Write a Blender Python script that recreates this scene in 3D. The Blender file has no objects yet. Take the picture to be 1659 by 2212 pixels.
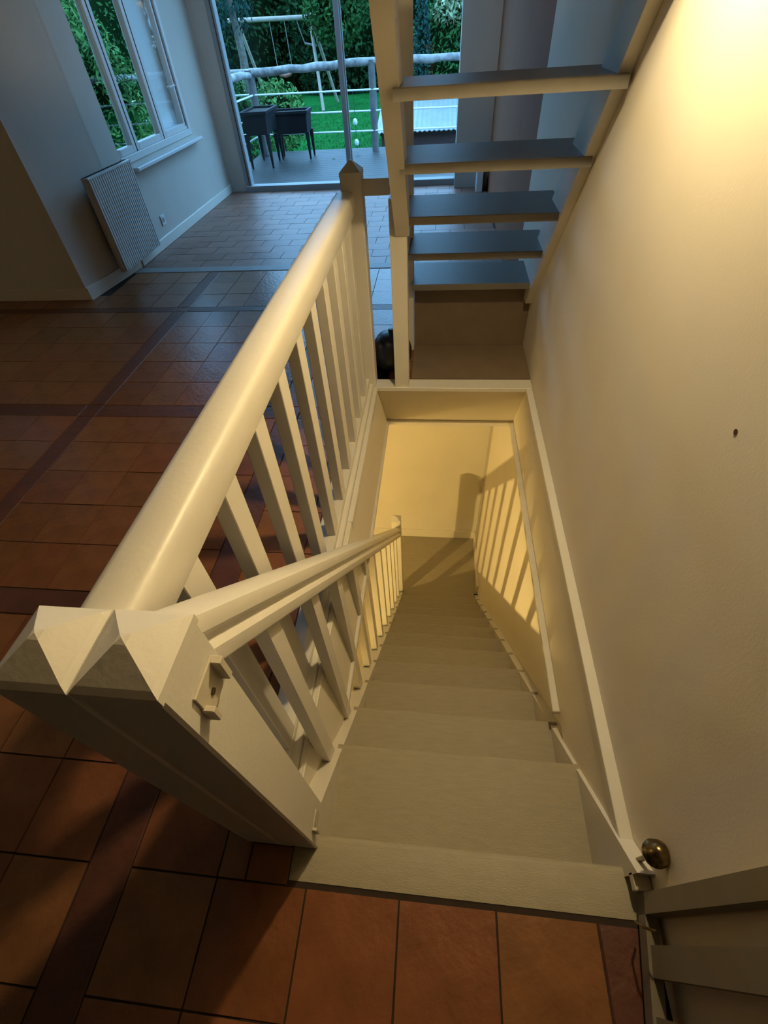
import bpy, math, random
from mathutils import Vector, Matrix
random.seed(7)
scn = bpy.context.scene
COL = scn.collection

# ------------------------------------------------------------------ camera
def rot_cam(th, ro, ya):
    cy, sy = math.cos(ya), math.sin(ya)
    f = Vector((sy, cy, 0)) * math.cos(th) - Vector((0, 0, 1)) * math.sin(th)
    r0 = Vector((cy, -sy, 0))
    d = f.cross(r0)
    r = r0 * math.cos(ro) + d * math.sin(ro)
    d2 = f.cross(r)
    return r, -d2, -f
cam_d = bpy.data.cameras.new('camera')
cam = bpy.data.objects.new('camera', cam_d)
COL.objects.link(cam)
R_, U_, B_ = rot_cam(8.19587936e-01, 7.63223314e-02, -1.49320116e-01)
m = Matrix.Identity(4)
for i in range(3):
    m[i][0] = R_[i]; m[i][1] = U_[i]; m[i][2] = B_[i]
m.translation = Vector((0, 0, 1.55))
cam.matrix_world = m
cam_d.sensor_fit = 'HORIZONTAL'
cam_d.sensor_width = 36.0
cam_d.lens = 36.0 * 994.85 / 1659.0
cam_d.clip_start = 0.02
cam_d.clip_end = 300
scn.camera = cam

# ------------------------------------------------------------------ world, exposure, lamp strengths
w = bpy.data.worlds.new('dusk_sky'); scn.world = w
w.use_nodes = True
bg = w.node_tree.nodes['Background']
bg.inputs[0].default_value = (0.24, 0.56, 1.0, 1)
bg.inputs[1].default_value = 7.0
scn.view_settings.view_transform = 'Standard'
scn.view_settings.look = 'None'
scn.view_settings.gamma = 1
scn.view_settings.use_curve_mapping = False
scn.view_settings.exposure = 0.0
LAMP_UP = 1120.0        # radiance of the stair wall lamp's globe
LAMP_DOWN = 9500.0      # radiance of the basement lamp's globe
WARM = (1.0, 0.78, 0.41)
WARM2 = (1.0, 0.70, 0.24)

# ------------------------------------------------------------------ materials
def srgb(r, g, b):
    def c(v):
        v /= 255.0
        return v / 12.92 if v <= 0.04045 else ((v + 0.055) / 1.055) ** 2.4
    return (c(r), c(g), c(b), 1)
def mat(name, col, rough=0.6, spec=0.5, metal=0.0, var=0.0, vscale=8.0, bump=0.0, bscale=60.0, objvar=0.0, coat=0.0, col2=None, stretch=None, hue=0.0):
    M = bpy.data.materials.new(name); M.use_nodes = True
    nt = M.node_tree; N = nt.nodes; L = nt.links
    b = N['Principled BSDF']
    b.inputs['Roughness'].default_value = rough
    b.inputs['Metallic'].default_value = metal
    b.inputs['Specular IOR Level'].default_value = spec
    b.inputs['Coat Weight'].default_value = coat
    b.inputs['Coat Roughness'].default_value = 0.15
    tc = N.new('ShaderNodeTexCoord')
    mp = N.new('ShaderNodeMapping')
    if stretch: mp.inputs['Scale'].default_value = stretch
    L.new(tc.outputs['Object'], mp.inputs['Vector'])
    nz = N.new('ShaderNodeTexNoise'); nz.inputs['Scale'].default_value = vscale; nz.inputs['Detail'].default_value = 5
    L.new(mp.outputs[0], nz.inputs['Vector'])
    rp = N.new('ShaderNodeMapRange')
    rp.inputs['From Min'].default_value = 0.3; rp.inputs['From Max'].default_value = 0.7
    L.new(nz.outputs['Fac'], rp.inputs['Value'])
    mx = N.new('ShaderNodeMix'); mx.data_type = 'RGBA'
    c2 = col2 if col2 else tuple(list(x * (1 - var) for x in col[:3]) + [1])
    mx.inputs[6].default_value = col; mx.inputs[7].default_value = c2
    L.new(rp.outputs[0], mx.inputs[0])
    out = mx.outputs[2]
    if objvar or hue:
        oi = N.new('ShaderNodeObjectInfo')
        hs = N.new('ShaderNodeHueSaturation')
        mr = N.new('ShaderNodeMapRange'); mr.inputs['To Min'].default_value = 1 - objvar; mr.inputs['To Max'].default_value = 1 + objvar
        L.new(oi.outputs['Random'], mr.inputs['Value']); L.new(mr.outputs[0], hs.inputs['Value'])
        if hue:
            mh = N.new('ShaderNodeMapRange'); mh.inputs['To Min'].default_value = 0.5 - hue; mh.inputs['To Max'].default_value = 0.5 + hue
            ml = N.new('ShaderNodeMath'); ml.operation = 'MULTIPLY'; ml.inputs[1].default_value = 7.31
            fr = N.new('ShaderNodeMath'); fr.operation = 'FRACT'
            L.new(oi.outputs['Random'], ml.inputs[0]); L.new(ml.outputs[0], fr.inputs[0]); L.new(fr.outputs[0], mh.inputs['Value'])
            L.new(mh.outputs[0], hs.inputs['Hue'])
        L.new(out, hs.inputs['Color']); out = hs.outputs[0]
    L.new(out, b.inputs['Base Color'])
    if bump:
        n2 = N.new('ShaderNodeTexNoise'); n2.inputs['Scale'].default_value = bscale; n2.inputs['Detail'].default_value = 4
        L.new(mp.outputs[0], n2.inputs['Vector'])
        bp = N.new('ShaderNodeBump'); bp.inputs['Strength'].default_value = bump; bp.inputs['Distance'].default_value = 0.01
        L.new(n2.outputs['Fac'], bp.inputs['Height']); L.new(bp.outputs[0], b.inputs['Normal'])
    return M
def glassmat(name):
    M = bpy.data.materials.new(name); M.use_nodes = True
    nt = M.node_tree; N = nt.nodes; L = nt.links
    N.remove(N['Principled BSDF'])
    t = N.new('ShaderNodeBsdfTransparent'); t.inputs[0].default_value = (0.96, 0.98, 0.975, 1)
    g = N.new('ShaderNodeBsdfGlossy'); g.inputs['Roughness'].default_value = 0.02
    fr = N.new('ShaderNodeFresnel'); fr.inputs[0].default_value = 1.45
    x = N.new('ShaderNodeMixShader')
    ge = N.new('ShaderNodeNewGeometry')
    sb = N.new('ShaderNodeMath'); sb.operation = 'SUBTRACT'; sb.inputs[0].default_value = 1.0
    L.new(ge.outputs['Backfacing'], sb.inputs[1])
    mu = N.new('ShaderNodeMath'); mu.operation = 'MULTIPLY'
    L.new(fr.outputs[0], mu.inputs[0]); L.new(sb.outputs[0], mu.inputs[1])
    L.new(mu.outputs[0], x.inputs[0]); L.new(t.outputs[0], x.inputs[1]); L.new(g.outputs[0], x.inputs[2])
    L.new(x.outputs[0], N['Material Output'].inputs[0])
    return M
def glow(name, col, s):
    M = bpy.data.materials.new(name); M.use_nodes = True
    b = M.node_tree.nodes['Principled BSDF']
    b.inputs['Base Color'].default_value = (0.9, 0.9, 0.9, 1)
    b.inputs['Emission Color'].default_value = (*col, 1)
    b.inputs['Emission Strength'].default_value = s
    return M
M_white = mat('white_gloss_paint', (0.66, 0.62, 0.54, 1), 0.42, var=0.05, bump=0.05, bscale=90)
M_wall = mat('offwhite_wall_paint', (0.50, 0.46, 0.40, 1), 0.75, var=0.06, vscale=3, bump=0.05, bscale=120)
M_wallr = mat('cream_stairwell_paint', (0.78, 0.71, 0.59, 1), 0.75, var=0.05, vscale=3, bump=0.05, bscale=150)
M_ceil = mat('dark_unseen_ceiling', (0.16, 0.11, 0.075, 1), 0.7, var=0.3, vscale=5, stretch=(1, 8, 1))  # unseen ceiling, coloured dark to cut bounced lamp light
M_walllow = mat('basement_wall_paint', (0.72, 0.66, 0.54, 1), 0.75, var=0.05, vscale=3, bump=0.1, bscale=120)
M_wallbrown = mat('brown_wall_section', (0.27, 0.098, 0.038, 1), 0.85, var=0.08, vscale=4, bump=0.1)  # far stretch of the right wall, browner and darker than the rest
M_tread = mat('greige_painted_tread', (0.335, 0.285, 0.19, 1), 0.55, var=0.12, vscale=14, bump=0.15, bscale=70, stretch=(1, 6, 1), objvar=0.04)
M_tread2 = mat('dark_slate_tread', (0.17, 0.155, 0.135, 1), 0.45, var=0.1, vscale=14, bump=0.1, stretch=(1, 6, 1))
M_plinth = mat('brown_painted_plinth', (0.19, 0.135, 0.085, 1), 0.6, var=0.15, bump=0.1)
M_tile = mat('terracotta_tile', (0.25, 0.095, 0.036, 1), 0.30, var=0.35, vscale=9, bump=0.25, bscale=35, objvar=0.16, hue=0.006)
M_tile2 = mat('terracotta_tile_far', (0.26, 0.125, 0.085, 1), 0.42, var=0.25, vscale=7, bump=0.2, bscale=30, objvar=0.15)
M_mortar = mat('dark_mortar', (0.035, 0.020, 0.013, 1), 0.95, var=0.3, vscale=30)
M_band = mat('dark_oak_strip', (0.085, 0.030, 0.016, 1), 0.45, col2=(0.125, 0.040, 0.020, 1), vscale=10, bump=0.3, bscale=30, objvar=0.2)
M_bar = mat('steel_threshold', (0.2520, 0.2400, 0.2280, 1), 0.5, metal=0.1, var=0.1)
M_alu = mat('grey_door_frame', (0.2700, 0.2700, 0.2700, 1), 0.5, var=0.08)
M_rubber = mat('black_seal', (0.02, 0.02, 0.022, 1), 0.6)
M_upvc = mat('window_white', (0.62, 0.62, 0.60, 1), 0.35, var=0.04)
M_rad = mat('radiator_white', (0.50, 0.49, 0.46, 1), 0.4, var=0.05)
M_glass = glassmat('window_glass')
M_brass = mat('aged_brass', (0.30, 0.21, 0.09, 1), 0.25, metal=0.9, var=0.8, vscale=60)
M_steel = mat('cream_painted_bracket', (0.55, 0.49, 0.38, 1), 0.45, var=0.1)
M_screw = mat('dark_screw', (0.08, 0.05, 0.03, 1), 0.5, metal=0.5)
M_gate = mat('greige_gate_paint', (0.17, 0.14, 0.095, 1), 0.55, var=0.12, vscale=12)
M_deck = mat('wet_grey_deck_board', (0.040, 0.040, 0.038, 1), 0.42, spec=0.35, var=0.35, vscale=6, stretch=(1, 8, 1), bump=0.2, objvar=0.12)
M_log = mat('weathered_log', (0.3360, 0.3200, 0.3040, 1), 0.8, var=0.7, vscale=9, bump=0.6, bscale=18)
M_post = mat('grey_wood_post', (0.1100, 0.1050, 0.1000, 1), 0.8, var=0.3, vscale=12, bump=0.4)
M_wire = mat('white_cable', (0.6375, 0.6630, 0.6630, 1), 0.35)
M_planter = mat('anthracite_plastic', (0.0066, 0.0078, 0.0102, 1), 0.6, spec=0.2, var=0.2)
M_soil = mat('dark_soil', (0.03, 0.022, 0.015, 1), 0.95, var=0.4, vscale=40, bump=0.6)
M_lawn = mat('lawn_green', (0.012, 0.13, 0.026, 1), 0.95, spec=0.02, var=0.45, vscale=2.5, bump=0.8, bscale=60)
M_grass = mat('grass_blade', (0.016, 0.16, 0.032, 1), 0.9, spec=0.02, var=0.5, vscale=3)
M_swing = mat('pale_swing_timber', (0.3696, 0.3024, 0.2419, 1), 0.75, var=0.25, vscale=8, bump=0.3)
M_rope = mat('swing_rope', (0.1890, 0.1764, 0.1512, 1), 0.8)
M_seat = mat('red_swing_seat', (0.2310, 0.0840, 0.0588, 1), 0.5)
M_roof = mat('pale_corrugated_sheet', (0.2500, 0.2650, 0.2900, 1), 0.45, var=0.15, vscale=5)
M_redwood = mat('dark_red_timber', (0.0540, 0.0132, 0.0132, 1), 0.7, var=0.3, vscale=9)
M_shut = mat('pale_shutter', (0.75, 0.78, 0.80, 1), 0.5)
M_vase = mat('dark_brown_glaze', (0.022, 0.014, 0.010, 1), 0.35, var=0.3)
M_bark = mat('grey_bark', (0.16, 0.14, 0.11, 1), 0.9, var=0.5, vscale=14, bump=0.6)
def leafmat(n, c, c2):
    return mat(n, c, 0.8, spec=0.05, col2=c2, vscale=1.6, var=0.3)
M_leafd = leafmat('dark_green_leaves', (0.006, 0.024, 0.009, 1), (0.018, 0.062, 0.020, 1))
M_leafm = leafmat('mid_green_leaves', (0.012, 0.052, 0.015, 1), (0.038, 0.115, 0.030, 1))
M_leafl = leafmat('light_green_leaves', (0.12, 0.26, 0.07, 1), (0.03, 0.10, 0.03, 1))
M_leafy = leafmat('yellow_green_leaves', (0.10, 0.10, 0.010, 1), (0.035, 0.085, 0.012, 1))
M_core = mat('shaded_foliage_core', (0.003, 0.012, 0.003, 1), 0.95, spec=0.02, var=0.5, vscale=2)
M_flower = mat('cream_flowers', (0.2700, 0.3150, 0.1650, 1), 0.7, var=0.2)
M_teal = leafmat('blue_green_leaves', (0.0203, 0.0675, 0.0540, 1), (0.0113, 0.0405, 0.0338, 1))

# ------------------------------------------------------------------ mesh helpers
class MB:
    def __init__(s): s.v = []; s.f = []
    def poly(s, vs, fs):
        n = len(s.v); s.v += [tuple(p) for p in vs]; s.f += [[i + n for i in f] for f in fs]; return s
    def box(s, x0, x1, y0, y1, z0, z1, b=0.0):
        if b <= 0:
            return s.poly([(x0,y0,z0),(x1,y0,z0),(x1,y1,z0),(x0,y1,z0),(x0,y0,z1),(x1,y0,z1),(x1,y1,z1),(x0,y1,z1)],
                   [(0,3,2,1),(4,5,6,7),(0,1,5,4),(1,2,6,5),(2,3,7,6),(3,0,4,7)])
        # chamfered box: 24 verts
        V = []; idx = {}
        X = (x0, x1); Y = (y0, y1); Z = (z0, z1)
        for i in (0,1):
            for j in (0,1):
                for k in (0,1):
                    sx = b if i == 0 else -b; sy = b if j == 0 else -b; sz = b if k == 0 else -b
                    idx[(i,j,k,'x')] = len(V); V.append((X[i], Y[j]+sy, Z[k]+sz))
                    idx[(i,j,k,'y')] = len(V); V.append((X[i]+sx, Y[j], Z[k]+sz))
                    idx[(i,j,k,'z')] = len(V); V.append((X[i]+sx, Y[j]+sy, Z[k]))
        F = []
        g = idx
        for i in (0,1):
            q = [g[(i,0,0,'x')],g[(i,1,0,'x')],g[(i,1,1,'x')],g[(i,0,1,'x')]]; F.append(q if i else q[::-1])
            q = [g[(0,i,0,'y')],g[(1,i,0,'y')],g[(1,i,1,'y')],g[(0,i,1,'y')]]; F.append(q[::-1] if i else q)
            q = [g[(0,0,i,'z')],g[(1,0,i,'z')],g[(1,1,i,'z')],g[(0,1,i,'z')]]; F.append(q if i else q[::-1])
        for j in (0,1):
            for k in (0,1):
                q = [g[(0,j,k,'y')],g[(1,j,k,'y')],g[(1,j,k,'z')],g[(0,j,k,'z')]]
                F.append(q if (j ^ k) else q[::-1])
                q = [g[(j,0,k,'x')],g[(j,1,k,'x')],g[(j,1,k,'z')],g[(j,0,k,'z')]]
                F.append(q[::-1] if (j ^ k) else q)
                q = [g[(j,k,0,'x')],g[(j,k,1,'x')],g[(j,k,1,'y')],g[(j,k,0,'y')]]
                F.append(q if (j ^ k) else q[::-1])
        for i in (0,1):
            for j in (0,1):
                for k in (0,1):
                    q = [g[(i,j,k,'x')],g[(i,j,k,'y')],g[(i,j,k,'z')]]
                    F.append(q if ((i+j+k) % 2) else q[::-1])
        return s.poly(V, F)
    def prism(s, pts, a0, a1, ax='x'):
        """extrude a 2-D outline along an axis; pts are the two other coordinates in order"""
        n = len(pts); V = []
        for a in (a0, a1):
            for p in pts:
                V.append({'x': (a, p[0], p[1]), 'y': (p[0], a, p[1]), 'z': (p[0], p[1], a)}[ax])
        F = [list(range(n))[::-1], [i + n for i in range(n)]]
        for i in range(n):
            j = (i + 1) % n; F.append([i, j, j + n, i + n])
        return s.poly(V, F)
    def tube(s, p, q, r, n=8, r2=None):
        p = Vector(p); q = Vector(q); d = (q - p).normalized()
        u = d.orthogonal().normalized(); w_ = d.cross(u)
        r2 = r if r2 is None else r2
        V = []
        for c, rr in ((p, r), (q, r2)):
            for i in range(n):
                a = 2 * math.pi * i / n
                V.append(c + u * math.cos(a) * rr + w_ * math.sin(a) * rr)
        F = [list(range(n))[::-1], [i + n for i in range(n)]] + [[i, (i+1) % n, (i+1) % n + n, i + n] for i in range(n)]
        return s.poly(V, F)
    def path(s, pts, rs, n=8):
        pts = [Vector(p) for p in pts]
        if not isinstance(rs, (list, tuple)): rs = [rs] * len(pts)
        V = []; F = []
        ref = Vector((0.13, 0.27, 0.95))
        for k, p in enumerate(pts):
            d = (pts[min(k+1, len(pts)-1)] - pts[max(k-1, 0)]).normalized()
            u = d.cross(ref)
            if u.length < 1e-3: u = d.orthogonal()
            u.normalize(); w_ = d.cross(u)
            for i in range(n):
                a = 2 * math.pi * i / n; V.append(p + u * math.cos(a) * rs[k] + w_ * math.sin(a) * rs[k])
        for k in range(len(pts) - 1):
            for i in range(n):
                j = (i + 1) % n; F.append([k*n+i, k*n+j, (k+1)*n+j, (k+1)*n+i])
        F.append(list(range(n))[::-1]); F.append([(len(pts)-1)*n + i for i in range(n)])
        return s.poly(V, F)
    def lathe(s, prof, c, n=24):
        V = []; F = []
        for r, z in prof:
            for i in range(n):
                a = 2*math.pi*i/n; V.append((c[0]+r*math.cos(a), c[1]+r*math.sin(a), c[2]+z))
        for k in range(len(prof)-1):
            for i in range(n):
                j = (i+1) % n; F.append([k*n+i, k*n+j, (k+1)*n+j, (k+1)*n+i])
        F.append(list(range(n))[::-1]); F.append([(len(prof)-1)*n+i for i in range(n)])
        return s.poly(V, F)
    def build(s, name, m_, parent=None, smooth=False, loc=None):
        me = bpy.data.meshes.new(name)
        o = bpy.data.objects.new(name, me)
        COL.objects.link(o)
        off = Vector((0, 0, 0))
        if parent is not None:
            o.parent = parent; off = Vector(parent.get('_w', (0, 0, 0)))
        lw = Vector(loc) if loc is not None else off
        me.from_pydata([tuple(Vector(p) - lw) for p in s.v], [], s.f)
        o.location = lw - off
        o['_w'] = tuple(lw)
        me.materials.append(m_)
        me.validate(); me.update()
        if smooth:
            me.polygons.foreach_set('use_smooth', [True] * len(me.polygons))
            try: me.set_sharp_from_angle(angle=math.radians(40))
            except Exception: pass
        return o
def fixn(o):
    import bmesh
    bm = bmesh.new(); bm.from_mesh(o.data); bmesh.ops.recalc_face_normals(bm, faces=bm.faces); bm.to_mesh(o.data); bm.free(); return o
def thing(name, label, cat, loc=(0, 0, 0), group=None, kind=None):
    o = bpy.data.objects.new(name, None); COL.objects.link(o); o.location = loc; o['_w'] = tuple(loc)
    o.empty_display_size = 0.1
    o['label'] = label; o['category'] = cat
    if group: o['group'] = group
    if kind: o['kind'] = kind
    return o
def tag(o, label, cat, group=None, kind=None):
    o['label'] = label; o['category'] = cat
    if group: o['group'] = group
    if kind: o['kind'] = kind
    return o
def struct(o, label=None, cat=None):
    o['kind'] = 'structure'
    if label: o['label'] = label
    if cat: o['category'] = cat
    return o
def copy_at(o, parent, loc_world):
    c = o.copy(); COL.objects.link(c); c.parent = parent
    off = Vector(parent['_w']) if parent is not None else Vector((0,0,0))
    c.location = Vector(loc_world) - off
    return c

XW = 0.573      # right wall plane
# ================================================================== ROOM SHELL
# floor slab (mortar bed) with the stairwell left open
f = MB()
f.box(-8.2, -0.40, -5.0, 4.57, -0.41, -0.005)
f.box(-0.40, XW, -5.0, 0.098, -0.41, -0.003)
f.box(-0.402, -0.346, 0.08, 0.168, -0.41, -0.003)
f.box(-0.40, XW, 2.80, 7.50, -0.41, -0.003)
f.box(-2.95, -0.40, 4.57, 7.50, -0.41, -0.003)
floor = struct(f.build('floor', M_mortar), 'terracotta tiled floor divided by dark wooden strips', 'floor')
TP = 0.245
def tile_mesh(name, sx, sy, m_):
    return MB().box(-sx/2+.0024, sx/2-.0024, -sy/2+.0024, sy/2-.0024, -0.012, 0.0).build(name, m_, floor, loc=(0,0,0))
def in_hole(x0, x1, y0, y1):
    return x1 > -0.40 and x0 < XW and y1 > 0.081 and y0 < 2.56
xb = [(-2.15, -2.04), (-0.91, -0.785), (0.442, 0.56)]
yb = [(-0.53, -0.415), (0.81, 0.93), (2.14, 2.26), (3.58, 3.67)]
cols = [(-4.61, -3.375+0.0), (-3.375, -2.15), (-2.04, -0.91), (-0.785, 0.442)]
colx = []
for a, b_, n in ((-3.375, -2.15, 5), (-2.04, -0.91, 5), (-0.785, 0.442, 5)):
    for i in range(n): colx.append((a + (b_-a)*i/n, a + (b_-a)*(i+1)/n))
for i in range(3): colx.append((-3.375-0.245*(i+1), -3.375-0.245*i))
rowy = []
for a, b_, n in ((-0.415, 0.81, 5), (0.93, 2.14, 5), (2.26, 3.58, 5), (3.67, 4.44, 3)):
    for i in range(n): rowy.append((a + (b_-a)*i/n, a + (b_-a)*(i+1)/n))
tmesh = {}
for (x0, x1) in colx:
    for (y0, y1) in rowy:
        if x0 < -3.05 and y0 > 3.83: continue
        if x0 < -1.25 and y0 < -0.2: continue
        X1, Y0 = x1, y0
        if in_hole(x0, x1, y0, y1):
            if x0 >= -0.41 and y0 > 0.081 and y1 < 2.56: continue
            if x0 < -0.42: X1 = -0.462 if x1 > -0.45 else x1
            elif y0 < 0.081: y1 = 0.074
            elif y1 > 2.56: Y0 = 2.565
            if X1 <= x0 + 0.02 or y1 <= Y0 + 0.02: continue
        key = (round(X1-x0, 3), round(y1-Y0, 3))
        c = ((x0+X1)/2, (Y0+y1)/2, random.uniform(-0.0012, 0.0008))
        if key not in tmesh:
            tmesh[key] = tile_mesh('floor_tile', key[0], key[1], M_tile); o = tmesh[key]; o.location = c
        else:
            o = copy_at(tmesh[key], floor, c)
        o.rotation_euler = (random.uniform(-.002, .002), random.uniform(-.002, .002), random.uniform(-.003, .003))
MB().box(-.460, -.348, .077, .158, -.012, 0).build('floor_tile', M_tile, floor, loc=(-.40, .12, 0))
# wooden strips between the tile fields
def strip(x0, x1, y0, y1):
    MB().box(x0+.002, x1-.002, y0+.002, y1-.002, -0.012, 0.0005, 0.003).build('wood_strip', M_band, floor, loc=((x0+x1)/2, (y0+y1)/2, 0))
for (x0, x1) in xb:
    prev = -2.2
    for (y0, y1) in yb + [(4.44, 4.44)]:
        a, b_ = prev, y0
        if x0 > -0.5:
            if b_ > 0.08 and a < 0.08: b_ = 0.074
            elif a < 2.56 and b_ > 2.56: a = 2.565
            elif a > 0.08 and b_ < 2.56: prev = y1; continue
        strip(x0, x1, a, b_); prev = y1
for (y0, y1) in yb:
    strip(-3.9 if y0 < 3.8 else -3.0, -2.15, y0, y1) if True else None
    strip(-2.15, -2.04, y0, y1)
    strip(-2.04, -0.91, y0, y1)
    strip(-0.91, -0.785, y0, y1)
    if 0.1 < y0 < 2.5: strip(-0.785, -0.462, y0, y1)
    else: strip(-0.785, 0.56, y0, y1)
# far room tiles, finer laid
MB().box(-2.94, XW-.003, 4.445, 4.565, -0.012, 0.004, 0.003).build('threshold_strip', M_bar, floor, loc=(-1.2, 4.5, 0))
t2 = None
y = 4.57; r = 0
while y < 7.36:
    x = -2.90 - (0.15 if r % 2 else 0)
    while x < 0.52:
        x0, x1 = max(x, -2.905), min(x + 0.30, XW-.004)
        if x1 - x0 > 0.04:
            if x1 - x0 > 0.295:
                c = ((x0+x1)/2, y+0.0925, random.uniform(-.0012, .0006))
                if t2 is None:
                    t2 = tile_mesh('floor_tile', 0.30, 0.185, M_tile2); t2.location = c; o = t2
                else: o = copy_at(t2, floor, c)
            else:
                o = MB().box(x0+.0014, x1-.0014, y+.0014, y+.1836, -.012, 0).build('floor_tile', M_tile2, floor, loc=((x0+x1)/2, y+.09, 0))
            o.rotation_euler = (random.uniform(-.003, .003), random.uniform(-.003, .003), 0)
        x += 0.30
    y += 0.185; r += 1

# walls
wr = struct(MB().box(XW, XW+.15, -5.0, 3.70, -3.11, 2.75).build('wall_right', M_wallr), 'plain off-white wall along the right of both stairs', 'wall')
MB().lathe([(0.0, 0), (0.005, 0.0), (0.004, 0.002), (0.0, 0.003)], (0, 0, 0), 8)
wh = MB().tube((XW+.0005, .767, .977), (XW-.001, .767, .977), .006, 10).build('nail_hole', M_screw, wr)
struct(MB().box(XW, XW+.15, 3.70, 7.6, -.24, 2.75).build('wall_right_far', M_wallbrown), 'brown wall section beyond the upper stair', 'wall')
wl = MB(); wl.box(-4.25, -3.02, 3.85, 4.05, -.24, 2.75).box(-8.2, -5.0, 3.85, 4.05, -.24, 2.75).box(-5.0, -4.25, 3.85, 4.05, -.24, .95).box(-5.0, -4.25, 3.85, 4.05, 2.2, 2.75)
struct(wl.build('wall_left', M_wall), 'off-white wall facing the camera at far left', 'wall')
# return wall of the wide opening and the window wall
struct(MB().prism([(-3.02, 3.86), (-3.30, 3.86), (-3.30, 4.62), (-2.908, 4.62)], 0, 2.75, 'z').build('wall_return', M_wall), 'short wall return holding the radiator', 'wall')
ww = MB()
ww.box(-3.12, -2.91, 4.60, 4.94, -.24, 2.75); ww.box(-3.12, -2.91, 6.62, 7.6, -.24, 2.75)
ww.box(-3.12, -2.91, 4.94, 6.62, -.24, .76); ww.box(-3.12, -2.91, 4.94, 6.62, 2.50, 2.75)
struct(ww.build('wall_window', M_wall), 'pale wall with the side window and skirting', 'wall')
wf = MB()
wf.box(-2.91, -2.66, 7.42, 7.60, -.24, 2.75); wf.box(.158, XW, 7.20, 7.60, -.24, 2.75); wf.box(-2.66, .158, 7.42, 7.60, 2.60, 2.75)
struct(wf.build('wall_far', M_wall), 'garden-side wall around the sliding glass door', 'wall')
struct(MB().box(-8.2, XW+.15, -5.15, -5.0, -.24, 2.75).build('wall_behind', M_wall), 'wall behind the camera', 'wall')
struct(MB().box(-8.35, -8.2, -5.15, 4.05, -.24, 2.75).build('wall_side', M_wall), 'far side wall of the living room', 'wall')
cl = MB(); cl.box(-8.35, XW+.15, -5.15, 5.2, 2.75, 2.85).box(-8.35, XW+.15, 6.7, 7.6, 2.75, 2.85).box(-8.35, -1.9, 5.2, 6.7, 2.75, 2.85).box(-.5, XW+.15, 5.2, 6.7, 2.75, 2.85)
struct(cl.build('ceiling', M_ceil), 'ceiling of the upper room', 'ceiling')
# skirtings
b1 = MB().box(-3.9, -3.008, 3.832, 3.852, 0, .10, .004); struct(b1.build('baseboard_left', M_wall), 'skirting under the left wall', 'baseboard')
b2 = MB().prism([(-3.03, 3.835), (-3.03, 3.86), (-2.925, 4.598), (-2.900, 4.598), (-2.998, 3.835)], 0, .10, 'z'); struct(fixn(b2.build('baseboard_return', M_white)), 'white skirting on the wall return', 'baseboard')
struct(MB().box(-2.912, -2.892, 4.62, 7.40, 0, .095, .005).build('baseboard_window', M_white), 'white skirting under the side window', 'baseboard')
struct(MB().box(.425, .50, 6.93, 7.198, 0, .235, .003).build('trim_1', M_shut), 'short white trim block at the foot of the pier', 'trim')

# lower room
ZF = -3.108
struct(MB().box(-3.75, XW+.15, -1.2, 4.1, ZF-.1, ZF).build('floor_lower', M_tread), 'greige floor at the foot of the descending stair', 'floor')
struct(MB().box(-3.75, XW+.15, 3.90, 4.1, ZF, -.24).build('wall_lower_far', M_walllow), 'brightly lit cream wall at the foot of the stair', 'wall')
struct(MB().box(XW, XW+.15, 3.70, 4.1, ZF-.1, -.24).build('wall_lower_right', M_wall), 'right wall of the lower landing', 'wall')
struct(MB().box(-3.75, XW+.15, 3.8, 4.1, -.30, -.10).build('ceiling_lower', M_walllow), 'ceiling edge over the lower landing', 'ceiling')
struct(MB().box(-3.75, -3.6, -1.2, 3.90, ZF, -.24).build('wall_lower_left', M_walllow), 'side wall of the lower room', 'wall')
struct(MB().box(-3.6, XW, -1.2, -1.05, ZF, -.24).build('wall_lower_near', M_walllow), 'near wall of the lower room', 'wall')
struct(MB().box(-3.58, XW-.012, 3.882, 3.902, ZF, ZF+.13, .004).build('baseboard_lower', M_walllow), 'cream skirting at the foot of the far lower wall', 'baseboard')
struct(MB().box(XW-.018, XW+.002, 3.06, 3.884, ZF, ZF+.13, .004).build('baseboard_lower_right', M_walllow), 'cream skirting at the right of the lower landing', 'baseboard')

# stairwell lining and trims
def quadbox(p4, q4, name, m_, parent=None):
    o = MB().poly(list(p4)+list(q4), [(0,1,2,3),(7,6,5,4),(0,4,5,1),(1,5,6,2),(2,6,7,3),(3,7,4,0)]).build(name, m_, parent); return fixn(o)
well = thing('stairwell_lining', 'white and cream boards lining the floor opening over the stair', 'lining', (-.36, 1.3, 0), kind='structure')
ZB = -.41
quadbox([(-.357,.16,-.001),(-.357,2.46,-.001),(-.330,2.70,ZB),(-.330,.16,ZB)], [(-.40,.16,-.001),(-.40,2.56,-.001),(-.40,2.80,ZB),(-.40,.16,ZB)], 'left_board', M_walllow, well)
quadbox([(.542,.19,-.001),(.542,2.46,-.001),(.544,2.70,ZB),(.544,.19,ZB)], [(XW,.19,-.001),(XW,2.56,-.001),(XW,2.80,ZB),(XW,.19,ZB)], 'right_board', M_walllow, well)
quadbox([(-.40,2.463,-.001),(XW,2.463,-.001),(XW,2.70,ZB),(-.40,2.70,ZB)], [(-.40,2.56,-.001),(XW,2.56,-.001),(XW,2.80,ZB),(-.40,2.80,ZB)], 'far_board', M_walllow, well)
MB().box(-.340, -.316, .66, 2.70, ZB-.012, ZB+.016, .003).build('bottom_casing', M_white, well)
MB().box(.516, .545, .73, 2.70, ZB-.012, ZB+.016, .003).build('bottom_casing', M_white, well)
MB().box(-.316, .516, 2.662, 2.70, ZB-.012, ZB+.014, .003).build('bottom_casing', M_walllow, well)
MB().box(.537, XW, .20, 2.462, -.02, .004, .002).build('top_trim', M_white, well)
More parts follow.
